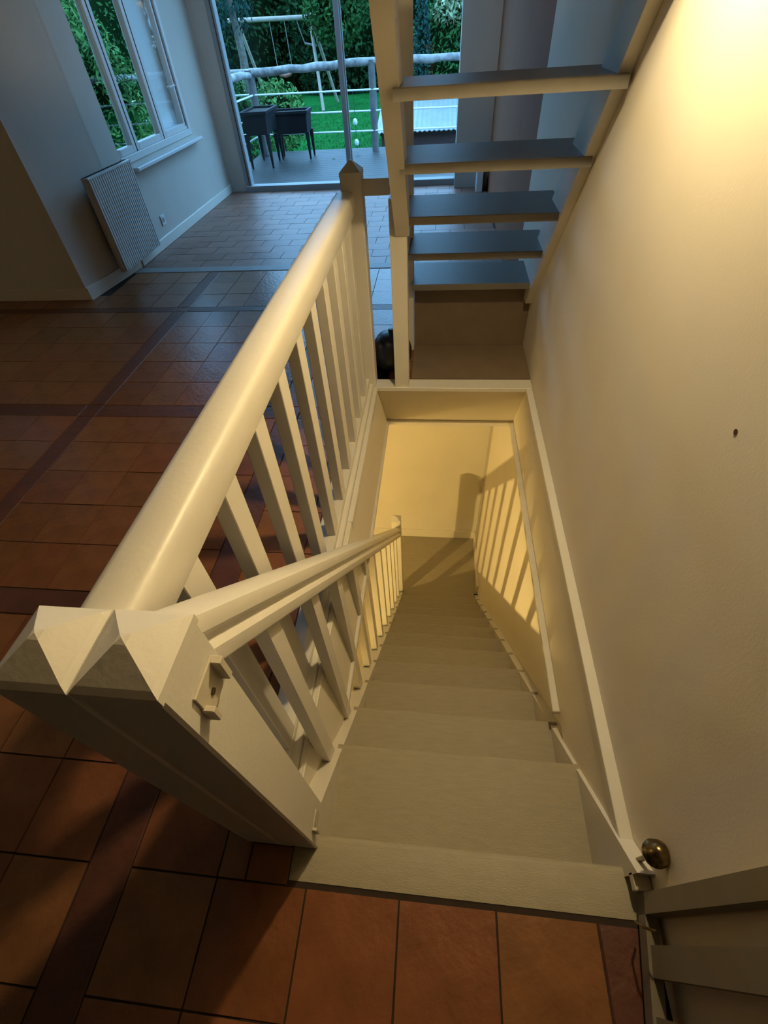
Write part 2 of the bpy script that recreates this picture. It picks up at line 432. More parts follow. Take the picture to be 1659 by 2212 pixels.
MB().box(-.40, XW, 2.462, 2.560, -.02, .006, .002).build('top_trim', M_white, well)
MB().box(-.377, -.352, 1.36, 2.462, -.055, .006, .003).build('edge_fascia', M_white, well)
MB().box(-.377, -.361, .262, 1.36, -.055, .006, .003).build('edge_fascia', M_white, well)

# ================================================================== DESCENDING STAIR
RIS, GO = .259, .2308
stair = thing('descending_stair', 'steep greige wooden staircase going down through the floor opening', 'stairs', (.1, 1.5, -1.5))
thr = MB().prism([(.081, -.024), (.081, -.001), (.180, .0), (.189, -.003), (.194, -.010), (.194, -.018), (.188, -.026)], -.345, .562, 'x')
thr.v = [(p[0], p[1]+.006 if p[1] < .09 else p[1], p[2]) for p in thr.v]
fixn(thr.build('top_board', M_tread, stair, smooth=True))
tm = None; em = None; rm = None
prof = [(-.012, -.034), (-.012, 0), (.262, 0), (.268, -.003), (.271, -.010), (.271, -.024), (.267, -.031), (.26, -.034)]
prof0 = [(.150, -.034-RIS), (.150, -RIS)] + [(p[0]+.235, p[1]-RIS) for p in prof[2:]]
fixn(MB().prism(prof0, -.294, .530, 'x').build('tread', M_tread, stair, loc=(.12, .3, -RIS)))
fixn(MB().prism([(.480,-.034-RIS),(.480,-RIS)]+prof0[2:], -.310, -.294, 'x').build('nosing_end', M_tread, stair, loc=(-.3, .5, -RIS)))
fixn(MB().prism([(.480,-.034-RIS),(.480,-RIS)]+prof0[2:], .530, .558, 'x').build('nosing_end', M_tread, stair, loc=(.54, .5, -RIS)))
MB().box(-.294, .530, .140, .160, -RIS-.01, -.026).build('riser', M_tread, stair, loc=(.12, .15, -RIS))
for k in range(1, 11):
    ny = .506 + GO*k; z = -RIS*(k+1)
    c = (.12, ny - .271, z)
    if tm is None:
        tm = MB().prism([(p[0]+c[1], p[1]+c[2]) for p in prof], -.294, .530, 'x').build('tread', M_tread, stair, loc=c); fixn(tm)
        eo = [(p[0]+c[1], p[1]+c[2]) for p in [(.238,-.034),(.238,0)]+prof[2:]]
        em = fixn(MB().prism(eo, -.310, -.294, 'x').build('nosing_end', M_tread, stair, loc=c))
        em2 = fixn(MB().prism(eo, .530, .558, 'x').build('nosing_end', M_tread, stair, loc=c))
        rm = MB().box(-.294, .530, ny-.271-.022, ny-.271-.002, z-.005, z+RIS-.034).build('riser', M_tread, stair, loc=c)
    else:
        copy_at(tm, stair, c); copy_at(em, stair, c); copy_at(em2, stair, c); copy_at(rm, stair, c)
MB().box(-.294, .530, .506+GO*11-.271-.022, .506+GO*11-.271-.002, ZF, ZF+RIS-.034).build('riser', M_tread, stair)
# strings: top edge runs through the nosing tips
SL = -RIS/GO
def zs(y): return -RIS - .020 + SL*(y - .506)
def string(x0, x1, ytop, name, m_):
    o = MB().prism(([(.262, zs(.262)), (.262, -.030), (.150, -.030), (.150, -.60)] if x0 < 0 else [(ytop, zs(ytop)), (ytop, zs(ytop)-.42)]) + [ (2.62, ZF), (3.04, ZF), (3.04, zs(3.04))], x0, x1, 'x').build(name, m_, stair); return fixn(o)
string(-.372, -.294, .268, 'left_string', M_white)
string(.530, XW-.001, .172, 'right_string', M_white)

# stair balustrade
br = thing('stair_balustrade', 'white sloping handrail and balusters beside the descending stair, with near post of the pair', 'railing', (-.33, .21, 0))
def newel(x0, x1, y0, y1, z0, z1, name, parent, cap=.042):
    o = MB().box(x0, x1, y0, y1, z0, z1, .004).build(name, M_white, parent)
    cm = MB(); e = .001; cx, cy = (x0+x1)/2, (y0+y1)/2
    V = [(x0-e,y0-e,z1-.004),(x1+e,y0-e,z1-.004),(x1+e,y1+e,z1-.004),(x0-e,y1+e,z1-.004)]
    V += [(x0-e,y0-e,z1+.012),(x1+e,y0-e,z1+.012),(x1+e,y1+e,z1+.012),(x0-e,y1+e,z1+.012)]
    d = .006
    V += [(x0+d,y0+d,z1+.018),(x1-d,y0+d,z1+.018),(x1-d,y1-d,z1+.018),(x0+d,y1-d,z1+.018)]
    t = .007
    V += [(cx-t,cy-t,z1+cap),(cx+t,cy-t,z1+cap),(cx+t,cy+t,z1+cap),(cx-t,cy+t,z1+cap),(cx,cy,z1+cap+.003)]
    F = [(3,2,1,0)]
    for r_ in range(3):
        for i in range(4):
            j = (i+1) % 4; F.append((r_*4+i, r_*4+j, r_*4+4+j, r_*4+4+i))
    for i in range(4): F.append((12+i, 12+(i+1) % 4, 16))
    c = cm.poly(V, F).build('cap', M_white, o, loc=((x0+x1)/2, (y0+y1)/2, z1)); fixn(c)
    return o
nn = newel(-.380, -.280, .160, .262, 0, 1.062, 'newel_post', br)
# gate catches on the newel's right face
cb = MB(); XN = -.280
cb.box(XN, XN+.004, .188, .246, .936, 1.000, .001)
cb.box(XN, XN+.017, .236, .247, .950, .998, .001)
cb.box(XN, XN+.017, .186, .194, .938, .968, .001)
cb.build('gate_catch', M_steel, nn)
MB().tube((XN+.003, .214, .962), (XN+.006, .214, .962), .005, 12).build('screw', M_screw, nn)
cb = MB(); cb.box(XN, XN+.003, .190, .232, .070, .125, .001).box(XN, XN+.012, .184, .191, .070, .125, .001); cb.build('gate_catch', M_steel, nn)
# sloping handrail, rounded top with a groove in its side
hs = -1.092
def hz(y): return .928 + hs*(y - .262)
def sloprail(profile, y0, y1, name, parent):
    V = []; F = []; n = len(profile)
    for yy in (y0, y1):
        for (px, pz) in profile: V.append((px, yy, hz(yy) + pz))
    F = [list(range(n))[::-1], [i+n for i in range(n)]] + [[i, (i+1) % n, (i+1) % n+n, i+n] for i in range(n)]
    return fixn(MB().poly(V, F).build(name, M_white, parent, smooth=True))
hp = [(-.303,0),(-.300,.006),(-.300,.040),(-.306,.050),(-.312,.058),(-.312,.068),(-.306,.078),(-.300,.088),(-.300,.116),(-.302,.126),(-.309,.132),(-.333,.135),(-.357,.132),(-.364,.126),(-.366,.116),(-.366,.088),(-.362,.076),(-.357,.068),(-.357,.058),(-.362,.052),(-.366,.040),(-.366,.006),(-.363,0)]
sloprail(hp, .262, 3.005, 'handrail', br)
for k in range(11):
    y0 = .425 + GO*k; y1 = y0 + .052
    V = []
    for (xx, yy) in ((-.352,y0),(-.317,y0),(-.317,y1),(-.352,y1)): V.append((xx,yy,zs(yy)-.02))
    for (xx, yy) in ((-.352,y0),(-.317,y0),(-.317,y1),(-.352,y1)): V.append((xx,yy,hz(yy)+.01))
    MB().poly(V, [(3,2,1,0),(4,5,6,7),(0,1,5,4),(1,2,6,5),(2,3,7,6),(3,0,4,7)]).build('baluster', M_white, br, loc=(-.335, y0+.026, zs(y0)))
newel(-.384, -.296, 2.995, 3.083, ZF, -1.845, 'newel_post', br)

# ================================================================== LANDING RAILING (upper)
lr = thing('landing_railing', 'white horizontal balustrade along the left edge of the stair opening', 'railing', (-.43, 1.3, 0))
newel(-.482, -.386, .160, .262, 0, 1.060, 'newel_post', lr)
newel(-.458, -.362, 2.47, 2.566, 0, 1.075, 'newel_post', lr, cap=.05)
tp = [(-.400,.930),(-.398,.934),(-.398,.996),(-.400,1.006),(-.405,1.014),(-.414,1.018),(-.440,1.020),(-.468,1.018),(-.480,1.014),(-.486,1.006),(-.488,.996),(-.488,.934),(-.486,.930)]
fixn(MB().prism(tp, .262, 2.47, 'y').build('handrail', M_white, lr, smooth=True))
bp = [(-.480,.0),(-.480,.050),(-.430,.062),(-.402,.062),(-.398,.056),(-.398,.030),(-.392,.024),(-.380,.024),(-.377,.020),(-.377,0)]
fixn(MB().prism(bp, .262, 2.47, 'y').build('bottom_rail', M_white, lr))
bm_ = None
for k in range(10):
    y0 = .389 + .21*k; c = (-.420, y0+.033, .5)
    if bm_ is None: bm_ = MB().box(-.438, -.400, y0, y0+.066, .052, .940, .002).build('baluster', M_white, lr, loc=c)
    else: copy_at(bm_, lr, c)
MB().box(-.366, -.236, 2.505, 2.540, .990, 1.056, .003).build('cross_rail', M_white, lr)

# ================================================================== UPPER FLIGHT
up = thing('ascending_stair', 'white open-riser staircase with dark treads rising towards the camera', 'stairs', (.2, 2.5, 0))
fixn(MB().prism([(-.243, 2.475), (-.160, 2.475), (-.160, 2.560), (-.243, 2.560)], .006, .98, 'z').build('front_post', M_white, up))
ups = 1.245
def und(y, y0=2.158, z0=1.18): return z0 - ups*(y - y0)
# left string: board with its front edge on the measured slope
def slant(x0, x1, pts, name): return fixn(MB().prism(pts, x0, x1, 'x').build(name, M_white, up))
slant(-.214, -.148, [(2.47, .83), (1.10, 2.50), (1.25, 2.55), (2.30, 1.28), (2.62, .83)], 'left_string')
slant(.530, XW-.001, [(2.915, .315), (1.10, 2.51), (1.25, 2.55), (3.08, .45), (3.13, .315)], 'right_string')
tr = [(1.987,1.395),(2.216,1.155),(2.458,.912),(2.676,.684),(2.868,.453)]
allt = [(1.285, 2.115), (1.52, 1.875), (1.755, 1.635)] + tr
for i, (ty, tz) in enumerate(allt):
    xr, xl, dep = .560, -.167, .385
    if i == 7: xr, xl, dep = .532, -.158, .36
    if i == 6: dep = .35
    p_ = [(ty, tz-.034), (ty, tz-.003), (ty+.003, tz), (ty+dep-.003, tz), (ty+dep, tz-.003), (ty+dep, tz-.034)]
    fixn(MB().prism(p_, xl, xr, 'x').build('tread', M_tread2, up, loc=(.2, ty, tz)))
# rear post and closed plinth at the foot
MB().box(-.235, -.152, 2.935, 3.02, .0, 2.7, .003).build('rear_post', M_white, up)
MB().box(-.150, XW-.002, 2.99, 3.02, .0, .417).build('plinth_panel', M_plinth, up)
MB().box(-.150, XW-.002, 3.02, 3.42, .19, .225).build('bottom_tread', M_tread2, up)
MB().box(-.150, XW-.002, 2.566, 2.985, .001, .010).build('foot_board', M_plinth, up)

# ================================================================== LIGHTS (with their fittings)
def lamp(name, label, c, r, radiance, col, wallx, side):
    t = thing(name, label, 'lamp', c)
    gl = MB(); n, k = 16, 10
    prof_ = [(max(1e-4, r*math.sin(math.pi*i/k)), -r*math.cos(math.pi*i/k)) for i in range(k+1)]
    gl.lathe(prof_, c, n)
    gl.build('globe', glow(name+'_glow', col, radiance), t, smooth=True)
    MB().tube((wallx, c[1], c[2]+r+.03), (wallx - side*.012, c[1], c[2]+r+.03), .035, 20).build('backplate', M_brass, t)
    MB().path([(wallx - side*.01, c[1], c[2]+r+.03), (c[0], c[1], c[2]+r+.03), (c[0], c[1], c[2]+r*.9)], .006, 8).build('arm', M_brass, t)
    return t
lamp('wall_lamp', 'small globe wall lamp on the right wall above the stair', (.36, 1.38, 1.99), .045, LAMP_UP, WARM, XW, 1)
def pendant(name, label, c, r, radiance, col, ztop):
    t = thing(name, label, 'lamp', c)
    prof_ = [(max(1e-4, r*math.sin(math.pi*i/10)), -r*math.cos(math.pi*i/10)) for i in range(11)]
    MB().lathe(prof_, c, 16).build('bulb', glow(name+'_glow', col, radiance), t, smooth=True)
    MB().lathe([(.26,.062),(.262,.066),(.06,.17),(.02,.18),(.002,.18)], c, 32).build('lamp_shade', M_shut, t, smooth=True)
    MB().tube((c[0], c[1], c[2]+.178), (c[0], c[1], ztop), .004, 6).build('cord', M_rubber, t)
    return t
pendant('basement_lamp', 'pendant lamp with a shallow shade lighting the lower room', (-2.56, .525, -1.28), .03, LAMP_DOWN, WARM2, -.24)

pendant('added_pendant', 'added pendant lamp beyond the left edge of the view, warming the left wall', (-5.6, 1.3, 1.95), .04, 330.0, WARM, 2.75)  # unseen lamp, added to warm the wall at far left
# ================================================================== WINDOWS AND DOOR
# sliding door
dr = thing('door_1', 'grey framed sliding glass door to the garden deck', 'door', (-1.2, 7.45, 0), kind='structure')
MB().box(-2.68, .17, 7.36, 7.50, -.005, .066, .004).build('sill', M_alu, dr)
fr = MB().box(-2.68, -2.60, 7.40, 7.52, .06, 2.60, .004)
fr.box(-2.68, .17, 7.40, 7.52, 2.53, 2.60, .003)
fr.build('frame', M_alu, dr)
MB().box(-2.632, -2.624, 7.394, 7.402, .07, 2.5).build('seal', M_rubber, dr)
MB().box(-1.255, -1.195, 7.405, 7.45, .066, 2.53, .004).build('stile', M_alu, dr)
MB().box(-1.235, -1.180, 7.452, 7.495, .066, 2.53, .004).build('stile', M_alu, dr)
MB().box(-2.60, -1.24, 7.425, 7.431, .066, 2.53).build('pane', M_glass, dr)
MB().box(-1.2, .158, 7.470, 7.476, .066, 2.53).build('pane', M_glass, dr)
# side window
wn = thing('window_1', 'white casement window in the left wall above the sill', 'window', (-2.95, 5.8, .8), kind='structure')
MB().box(-3.10, -2.83, 5.05, 6.72, .680, .712, .006).build('sill', M_upvc, wn)
g = MB().box(-2.99, -2.90, 4.94, 6.62, .745, .80, .004).box(-2.99, -2.90, 6.56, 6.62, .80, 2.50, .004).box(-2.99, -2.90, 4.94, 6.62, 2.45, 2.50)
g.build('frame', M_upvc, wn)
def sash(y0, y1, x0=-2.975, x1=-2.915):
    s = MB(); wd = .055; z0, z1 = .80, 2.45
    if y0 > 5: s.box(x0, x1, y0, y0+wd, z0, z1, .004)
    s.box(x0, x1, y1-wd, y1, z0, z1, .004).box(x0, x1, y0+wd, y1-wd, z0, z0+.055, .004).box(x0, x1, y0+wd, y1-wd, z1-.055, z1, .004)
    o = s.build('sash', M_upvc, wn)
    MB().box(-2.948, -2.942, y0+(wd if y0 > 5 else 0), y1-wd, z0+.055, z1-.055).build('pane', M_glass, o)
    return o
sash(4.942, 5.300); s2 = sash(5.310, 5.925); s3 = sash(5.935, 6.555)
for yy in (5.305, 5.930): MB().box(-2.93, -2.912, yy-.005, yy+.005, .80, 2.45).build('seal', M_rubber, wn)
MB().box(-2.93, -2.912, 6.530, 6.545, .83, 2.43).build('seal', M_rubber, wn)
MB().box(-2.905, -2.87, 6.31, 6.335, 1.16, 1.18, .003).box(-2.88, -2.868, 6.335, 6.45, 1.165, 1.180, .003).build('handle', M_upvc, wn)
sh = thing('window_shutter', 'pale outside shutter seen through the right-hand casement', 'shutter', (-3.15, 6.3, .7))
MB().box(-3.03, -3.005, 5.985, 6.555, .80, 2.50, .003).build('leaf', M_shut, sh)
MB().box(-3.006, -2.998, 5.99, 6.02, .82, 2.45).build('edge_batten', M_shut, sh); MB().box(-3.006, -2.998, 6.52, 6.55, .82, 2.45).build('edge_batten', M_shut, sh)

w2 = thing('window_2', 'small window in the wall at far left', 'window', (-4.62, 3.95, .95), kind='structure')
MB().box(-5.0, -4.25, 3.92, 3.97, .95, 1.0).box(-5.0, -4.25, 3.92, 3.97, 2.15, 2.2).box(-5.0, -4.95, 3.92, 3.97, 1.0, 2.15).box(-4.30, -4.25, 3.92, 3.97, 1.0, 2.15).build('frame', M_upvc, w2)
MB().box(-4.95, -4.30, 3.942, 3.948, 1.0, 2.15).build('pane', M_glass, w2)
sk = thing('added_roof_light', 'added unseen roof light letting sky light onto the wall return', 'window', (-1.2, 5.95, 2.75), kind='structure')  # unseen opening, added to bring blue daylight onto the wall return
MB().box(-1.95, -1.88, 5.15, 6.75, 2.74, 2.90).box(-.52, -.45, 5.15, 6.75, 2.74, 2.90).box(-1.88, -.52, 5.15, 5.22, 2.74, 2.90).box(-1.88, -.52, 6.68, 6.75, 2.74, 2.90).build('frame', M_upvc, sk)
MB().box(-1.88, -.52, 5.22, 6.68, 2.88, 2.886).build('pane', M_glass, sk)
# radiator
rd = thing('radiator', 'white panel radiator on the wall return below the window', 'radiator', (-2.86, 4.55, .1))
MB().box(-2.865, -2.828, 4.19, 4.92, .10, .80, .004).build('back_panel', M_rad, rd)
fm = None
for i in range(22):
    y0 = 4.195 + i*.033; c = (-2.82, y0+.015, .45)
    if fm is None: fm = MB().prism([(y0, -2.827), (y0+.006, -2.805), (y0+.024, -2.805), (y0+.030, -2.827)], 0, 1, 'z'); fm.v = [(p[1], p[0], .105 + p[2]*.685) for p in fm.v]; fm = fixn(fm.build('fin', M_rad, rd, loc=c))
    else: copy_at(fm, rd, c)
MB().box(-2.866, -2.803, 4.188, 4.925, .785, .80, .002).build('top_grille', M_rad, rd)
MB().box(-2.925, -2.866, 4.50, 4.53, .3, .34).build('bracket', M_rad, rd); MB().box(-2.925, -2.866, 4.50, 4.53, .62, .66).build('bracket', M_rad, rd)
so = thing('wall_socket', 'small white socket low on the wall right of the radiator', 'socket', (-2.91, 5.30, .22))
MB().box(-2.91, -2.898, 5.26, 5.345, .18, .265, .002).build('plate', M_upvc, so)
MB().tube((-2.900, 5.30, .222), (-2.894, 5.30, .222), .02, 14).build('recess', M_alu, so)

# ================================================================== SAFETY GATE
gt = thing('safety_gate', 'greige slatted stair gate swung open against the right wall', 'gate', (.55, .12, 0))
gd = Vector((-.045-.0, -.14-.6, 0)); gd = Vector((-.18, -.98, 0)).normalized(); gn = Vector((gd.y, -gd.x, 0))
P0 = Vector((.556, .135, 0))
def gbox(s0, s1, t0, t1, z0, z1, name, m_=None, parent=gt):
    V = []
    for z in (z0, z1):
        for (s_, t_) in ((s0,t0),(s1,t0),(s1,t1),(s0,t1)): V.append(P0 + gd*s_ + gn*(-t_) + Vector((0,0,z)))
    c = P0 + gd*((s0+s1)/2)
    return fixn(MB().poly(V, [(3,2,1,0),(4,5,6,7),(0,1,5,4),(1,2,6,5),(2,3,7,6),(3,0,4,7)]).build(name, m_ or M_gate, parent, loc=(c.x, c.y, (z0+z1)/2)))
gbox(0, .62, -.014, .014, .03, .075, 'bottom_rail')
gbox(0, .62, -.014, .014, .88, .925, 'top_rail')
gbox(0, .042, -.014, .014, .03, .925, 'stile')
for i in range(5): gbox(.095+.115*i, .150+.115*i, -.007, .007, .07, .885, 'slat')
kb = MB().lathe([(0.001,-.10),(.006,-.10),(.006,.002),(.018,.006),(.028,.014),(.030,.024),(.022,.030),(.024,.036),(.026,.046),(.018,.058),(.008,.064),(0.001,.065)], (.553, .203, .150), 18).build('hinge_knob', M_brass, gt, smooth=True)
MB().box(.53, .571, .14, .178, .035, .060, .002).build('hinge_bracket', M_steel, gt)
hb = MB().path([P0+gd*.06+gn*.03+Vector((0,0,.07)), P0+gd*.065+gn*.045+Vector((0,0,.10)), P0+gd*.075+gn*.045+Vector((0,0,.15)), P0+gd*.08+gn*.03+Vector((0,0,.18))], .003, 6).build('latch_wire', M_brass, gt)

# ================================================================== dark pot behind the posts
pt = thing('round_pot', 'dark brown rounded lidded pot standing behind the stair posts', 'pot', (-.28, 2.74, 0))
MB().lathe([(.06,.0),(.10,.02),(.125,.07),(.125,.12),(.110,.17),(.085,.205),(.05,.222),(.02,.23),(.018,.25),(.001,.252)], (-.28, 2.735, 0.0), 28).build('body', M_vase, pt, smooth=True)

# ================================================================== GARDEN
ZL = -.60; ZD = -.10
struct(MB().box(-60, 60, 7.0, 90, ZL-.3, ZL).box(-40, -3.4, -8, 7.0, ZL-.3, ZL).build('ground', M_lawn), 'green lawn below the deck', 'lawn')
dk = thing('deck', 'wet grey board deck outside the sliding door', 'deck', (-1, 9, ZD), kind='structure')
dm = None; yy = 7.62
while yy < 10.74:
    c = (-.8, yy+.07, ZD)
    if dm is None: dm = MB().box(-3.45, 1.9, yy+.003, yy+.137, ZD-.025, ZD, .003).build('deck_board', M_deck, dk, loc=c)
    else: copy_at(dm, dk, c)
    yy += .14
MB().box(-3.4, 1.85, 7.62, 10.72, ZL, ZD-.03).build('deck_frame', M_post, dk)
# railing
rl = thing('deck_railing', 'rustic log railing with white cables around the deck', 'railing', (-1.2, 10.49, ZD))
def wob(p, q, n, a, r0, r1):
    pts = []; rs = []
    for i in range(n+1):
        t_ = i/n; v = Vector(p).lerp(Vector(q), t_); v.z += a*math.sin(t_*math.pi) + random.uniform(-.012, .012); v.y += random.uniform(-.01, .01)
        pts.append(v); rs.append(r0 + (r1-r0)*t_ + random.uniform(-.006, .006))
    return pts, rs
a_ = wob((-3.3, 10.49, 1.02), (1.8, 10.49, 1.00), 22, .055, .055, .05); MB().path(a_[0], a_[1], 10).build('top_log', M_log, rl, smooth=True)
a_ = wob((-3.3, 10.49, 1.0), (-3.36, 7.9, 1.02), 12, .02, .05, .05); MB().path(a_[0], a_[1], 10).build('top_log', M_log, rl, smooth=True)
a_ = wob((-3.3, 10.55, 1.02), (-8.5, 10.7, 1.04), 12, .02, .05, .05); MB().path(a_[0], a_[1], 10).build('top_log', M_log, rl, smooth=True)
for (px_, py_, z1, r_) in ((-3.31, 10.5, 1.06, .075), (-1.22, 10.49, 1.10, .062), (1.0, 10.49, 1.08, .062), (-3.36, 7.95, 1.06, .06), (-6.2, 10.6, 1.06, .06)):
    a_ = wob((px_, py_, ZD if px_ > -4 else ZL), (px_, py_, z1), 6, 0, r_, r_*.95); MB().path(a_[0], a_[1], 10).build('post', M_post, rl, smooth=True, loc=(px_, py_, ZD))
for z_ in (.73, .46, .19):
    MB().tube((-3.3, 10.45, z_+.02), (1.8, 10.45, z_-.02), .013, 8).build('cable', M_wire, rl)
    MB().tube((-3.3, 10.5, z_+.02), (-3.36, 7.95, z_+.02), .013, 8).build('cable', M_wire, rl)
    MB().tube((-3.3, 10.56, z_+.02), (-8.5, 10.7, z_+.02), .013, 8).build('cable', M_wire, rl)
ch = thing('hanging_shell_string', 'thin cord with two white shells hanging on the deck railing', 'decoration', (-1.54, 10.43, .7))
MB().path([(-1.555,10.43,.72),(-1.545,10.43,.5),(-1.55,10.43,.2),(-1.548,10.43,-.04)], .005, 6).build('cord', M_rubber, ch)
for z_ in (.33, .045):
    MB().lathe([(.001,-.05),(.03,-.035),(.042,0),(.03,.035),(.001,.05)], (-1.547, 10.41, z_), 10).build('shell', M_wire, ch, smooth=True)
# planters
def planter(x0, x1, y0, y1, z1, label):
    p = thing('raised_planter', label, 'planter', ((x0+x1)/2, (y0+y1)/2, ZD), 'raised planters on the deck')
    zb = z1-.30; t = .03
    V = [(x0+t,y0+t,zb),(x1-t,y0+t,zb),(x1-t,y1-t,zb),(x0+t,y1-t,zb),(x0,y0,z1-.03),(x1,y0,z1-.03),(x1,y1,z1-.03),(x0,y1,z1-.03)]
    fixn(MB().poly(V, [(3,2,1,0),(4,5,6,7),(0,1,5,4),(1,2,6,5),(2,3,7,6),(3,0,4,7)]).build('box', M_planter, p))
    q = MB(); o_ = .02; i_ = .025
    q.box(x0-o_, x1+o_, y0-o_, y0+i_, z1-.04, z1, .003).box(x0-o_, x1+o_, y1-i_, y1+o_, z1-.04, z1, .003).box(x0-o_, x0+i_, y0+i_, y1-i_, z1-.04, z1, .003).box(x1-i_, x1+o_, y0+i_, y1-i_, z1-.04, z1, .003)
    q.build('rim', M_planter, p)
    MB().box(x0+i_, x1-i_, y0+i_, y1-i_, z1-.035, z1-.028).build('soil', M_soil, p)
    for (lx, ly) in ((x0+.03,y0+.03),(x1-.03,y0+.03),(x0+.03,y1-.03),(x1-.03,y1-.03)):
        cx, cy = (x0+x1)/2, (y0+y1)/2
        MB().tube((lx, ly, zb+.02), (lx+(lx-cx)*.02, ly+(ly-cy)*.02, ZD), .045, 4, .018).build('leg', M_planter, p)
    return p
planter(-3.24, -2.83, 9.38, 10.12, .64, 'dark raised planter on tapering legs, nearer the door frame')
planter(-2.93, -2.31, 10.0, 10.40, .56, 'dark raised planter on tapering legs, further back beside the railing')
# fallen leaves on the deck
LEAFL = ['largest pale fallen leaf on the deck, seen below the second open tread', 'smaller yellowish leaf touching the right side of the large pale leaf',
 'small yellowish leaf touching the near side of the large pale leaf', 'small dark leaf on the deck just right of the far newel cap',
 'small leaf on the deck left of the far newel cap', 'small leaf on the deck directly above the far newel cap',
 'pale leaf on the deck between the planter legs and the lawn edge', 'small leaf on the deck right of the further planter']
lf = None
for (lx, ly, s_) in ((-.50, 7.95, .05), (-.44, 7.99, .035), (-.53, 7.90, .03), (-1.05, 8.25, .035), (-1.42, 8.6, .03), (-1.30, 8.15, .03), (-2.3, 10.3, .04), (-1.9, 9.9, .03)):
    V = [(lx-s_,ly,ZD+.002),(lx-s_*.2,ly-s_*.5,ZD+.012),(lx+s_,ly+s_*.1,ZD+.004),(lx+s_*.1,ly+s_*.6,ZD+.014)]
    V += [(v[0], v[1], v[2]+.002) for v in V]
    o = MB().poly(V, [(3,2,1,0),(4,5,6,7),(0,1,5,4),(1,2,6,5),(2,3,7,6),(3,0,4,7)]).build('fallen_leaf', M_leafy if s_ < .04 else M_flower, None, loc=(lx, ly, ZD))
    tag(o, LEAFL.pop(0), 'leaf', 'fallen leaves on the deck')
# swing
sw = thing('garden_swing', 'pale wooden swing frame standing on the lawn', 'swing', (-6, 22.4, ZL))
def beam(p, q, r, name): return MB().tube(p, q, r, 10).build(name, M_swing, sw, smooth=True)
beam((-7.45, 22.4, 1.74), (-4.22, 22.4, 1.68), .065, 'top_beam')
for x_, dx in ((-4.60, .1), (-7.15, -.1)):
    beam((x_, 22.35, 1.76), (x_+dx+.25, 21.2, ZL), .055, 'leg'); beam((x_, 22.45, 1.76), (x_+dx+.35, 23.7, ZL), .055, 'leg')
for x_ in (-6.02, -5.50): MB().tube((x_, 22.4, 1.66), (x_+.05, 22.4, .42), .014, 6).build('rope', M_rope, sw)
MB().path([(-6.0,22.35,.42),(-5.9,22.35,.33),(-5.72,22.35,.30),(-5.55,22.35,.33),(-5.43,22.35,.42)], [.04,.05,.055,.05,.04], 8).build('seat', M_seat, sw, smooth=True)
MB().path([(-5.08,22.4,1.68),(-4.98,22.4,1.35),(-4.88,22.4,1.08)], .016, 6).build('rope', M_rope, sw)
MB().path([(-4.88,22.4,1.08),(-4.48,22.4,1.0)], .03, 8).build('trapeze_bar', M_rope, sw)
# hutch with corrugated roof
hu = thing('garden_hutch', 'low dark red timber hutch with a pale corrugated sloping roof', 'hutch', (-.4, 13.4, ZL))
MB().box(-1.38, .95, 13.1, 14.5, ZL, -.17).build('body', M_redwood, hu)
MB().box(-1.40, .97, 13.05, 13.1, -.25, -.16).build('fascia', M_redwood, hu)
V = []; F = []; n = 96
for r_ in range(2):
    yy, zz = ((12.92, -.17), (14.75, .24))[r_]
    for i in range(n+1):
        x_ = -1.48 + 2.5*i/n; V.append((x_, yy, zz + .012*math.sin(i*2*math.pi/4)))
for r_ in range(2):
    yy, zz = ((12.92, -.185), (14.75, .225))[r_]
    for i in range(n+1):
        x_ = -1.48 + 2.5*i/n; V.append((x_, yy, zz + .012*math.sin(i*2*math.pi/4)))
for i in range(n):
    F.append([i, i+1, n+2+i, n+1+i]); k_ = 2*(n+1); F.append([k_+i, k_+n+1+i, k_+n+2+i, k_+i+1])
    F.append([i, k_+i, k_+i+1, i+1]); F.append([n+1+i, n+2+i, k_+n+2+i, k_+n+1+i])
fixn(MB().poly(V, F).build('roof_sheet', M_roof, hu))

# foliage
def leaves(c, rad, n, s, surf=.35, droop=0.0, asp=1.0):
    mb = MB(); V = []; F = []
    for i in range(n):
        while True:
            p = Vector((random.uniform(-1,1), random.uniform(-1,1), random.uniform(-1,1)))
            if surf < p.length < 1: break
        pos = Vector((c[0]+p.x*rad[0], c[1]+p.y*rad[1], max(c[2]+p.z*rad[2], ZL+.03)))
        a = Vector((random.gauss(0,1), random.gauss(0,1), random.gauss(0,1)-droop)).normalized(); b = a.orthogonal().normalized()
        b = (Matrix.Rotation(random.uniform(0, 6.28), 3, a) @ b)
        q = s*random.uniform(.6, 1.3)
        k = len(V)
        V += [pos-a*q*asp, pos+b*q*.45, pos+a*q*asp, pos-b*q*.45]
        F.append([k, k+1, k+2, k+3])
    mb.v = V; mb.f = F
    return mb
def core(c, rad, n=14):
    prof_ = []
    for i in range(9):
        a = math.pi*i/8; prof_.append((max(1e-3, math.sin(a)), -math.cos(a)))
    mb = MB().lathe(prof_, (0,0,0), n)
    mb.v = [(c[0]+v[0]*rad[0]*random.uniform(.9,1.05), c[1]+v[1]*rad[1]*random.uniform(.9,1.05), max(c[2]+v[2]*rad[2], ZL)) for v in mb.v]
    return mb
def plant(name, label, c, rad, n, s, m_, cat='tree', trunk=.1, cr=.8, group=None, **k):
    t = thing(name, label, cat, (c[0], c[1], ZL), group)
    leaves(c, rad, int(n*2.2), s*.66, **k).build('foliage', m_, t)
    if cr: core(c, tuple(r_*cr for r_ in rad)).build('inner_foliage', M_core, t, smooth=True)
    if trunk: MB().path([(c[0], c[1], ZL), (c[0]+.06, c[1], (c[2]+ZL)/2), (c[0]-.05, c[1], c[2])], [trunk, trunk*.85, trunk*.6], 8).build('trunk', M_bark, t, smooth=True)
    return t
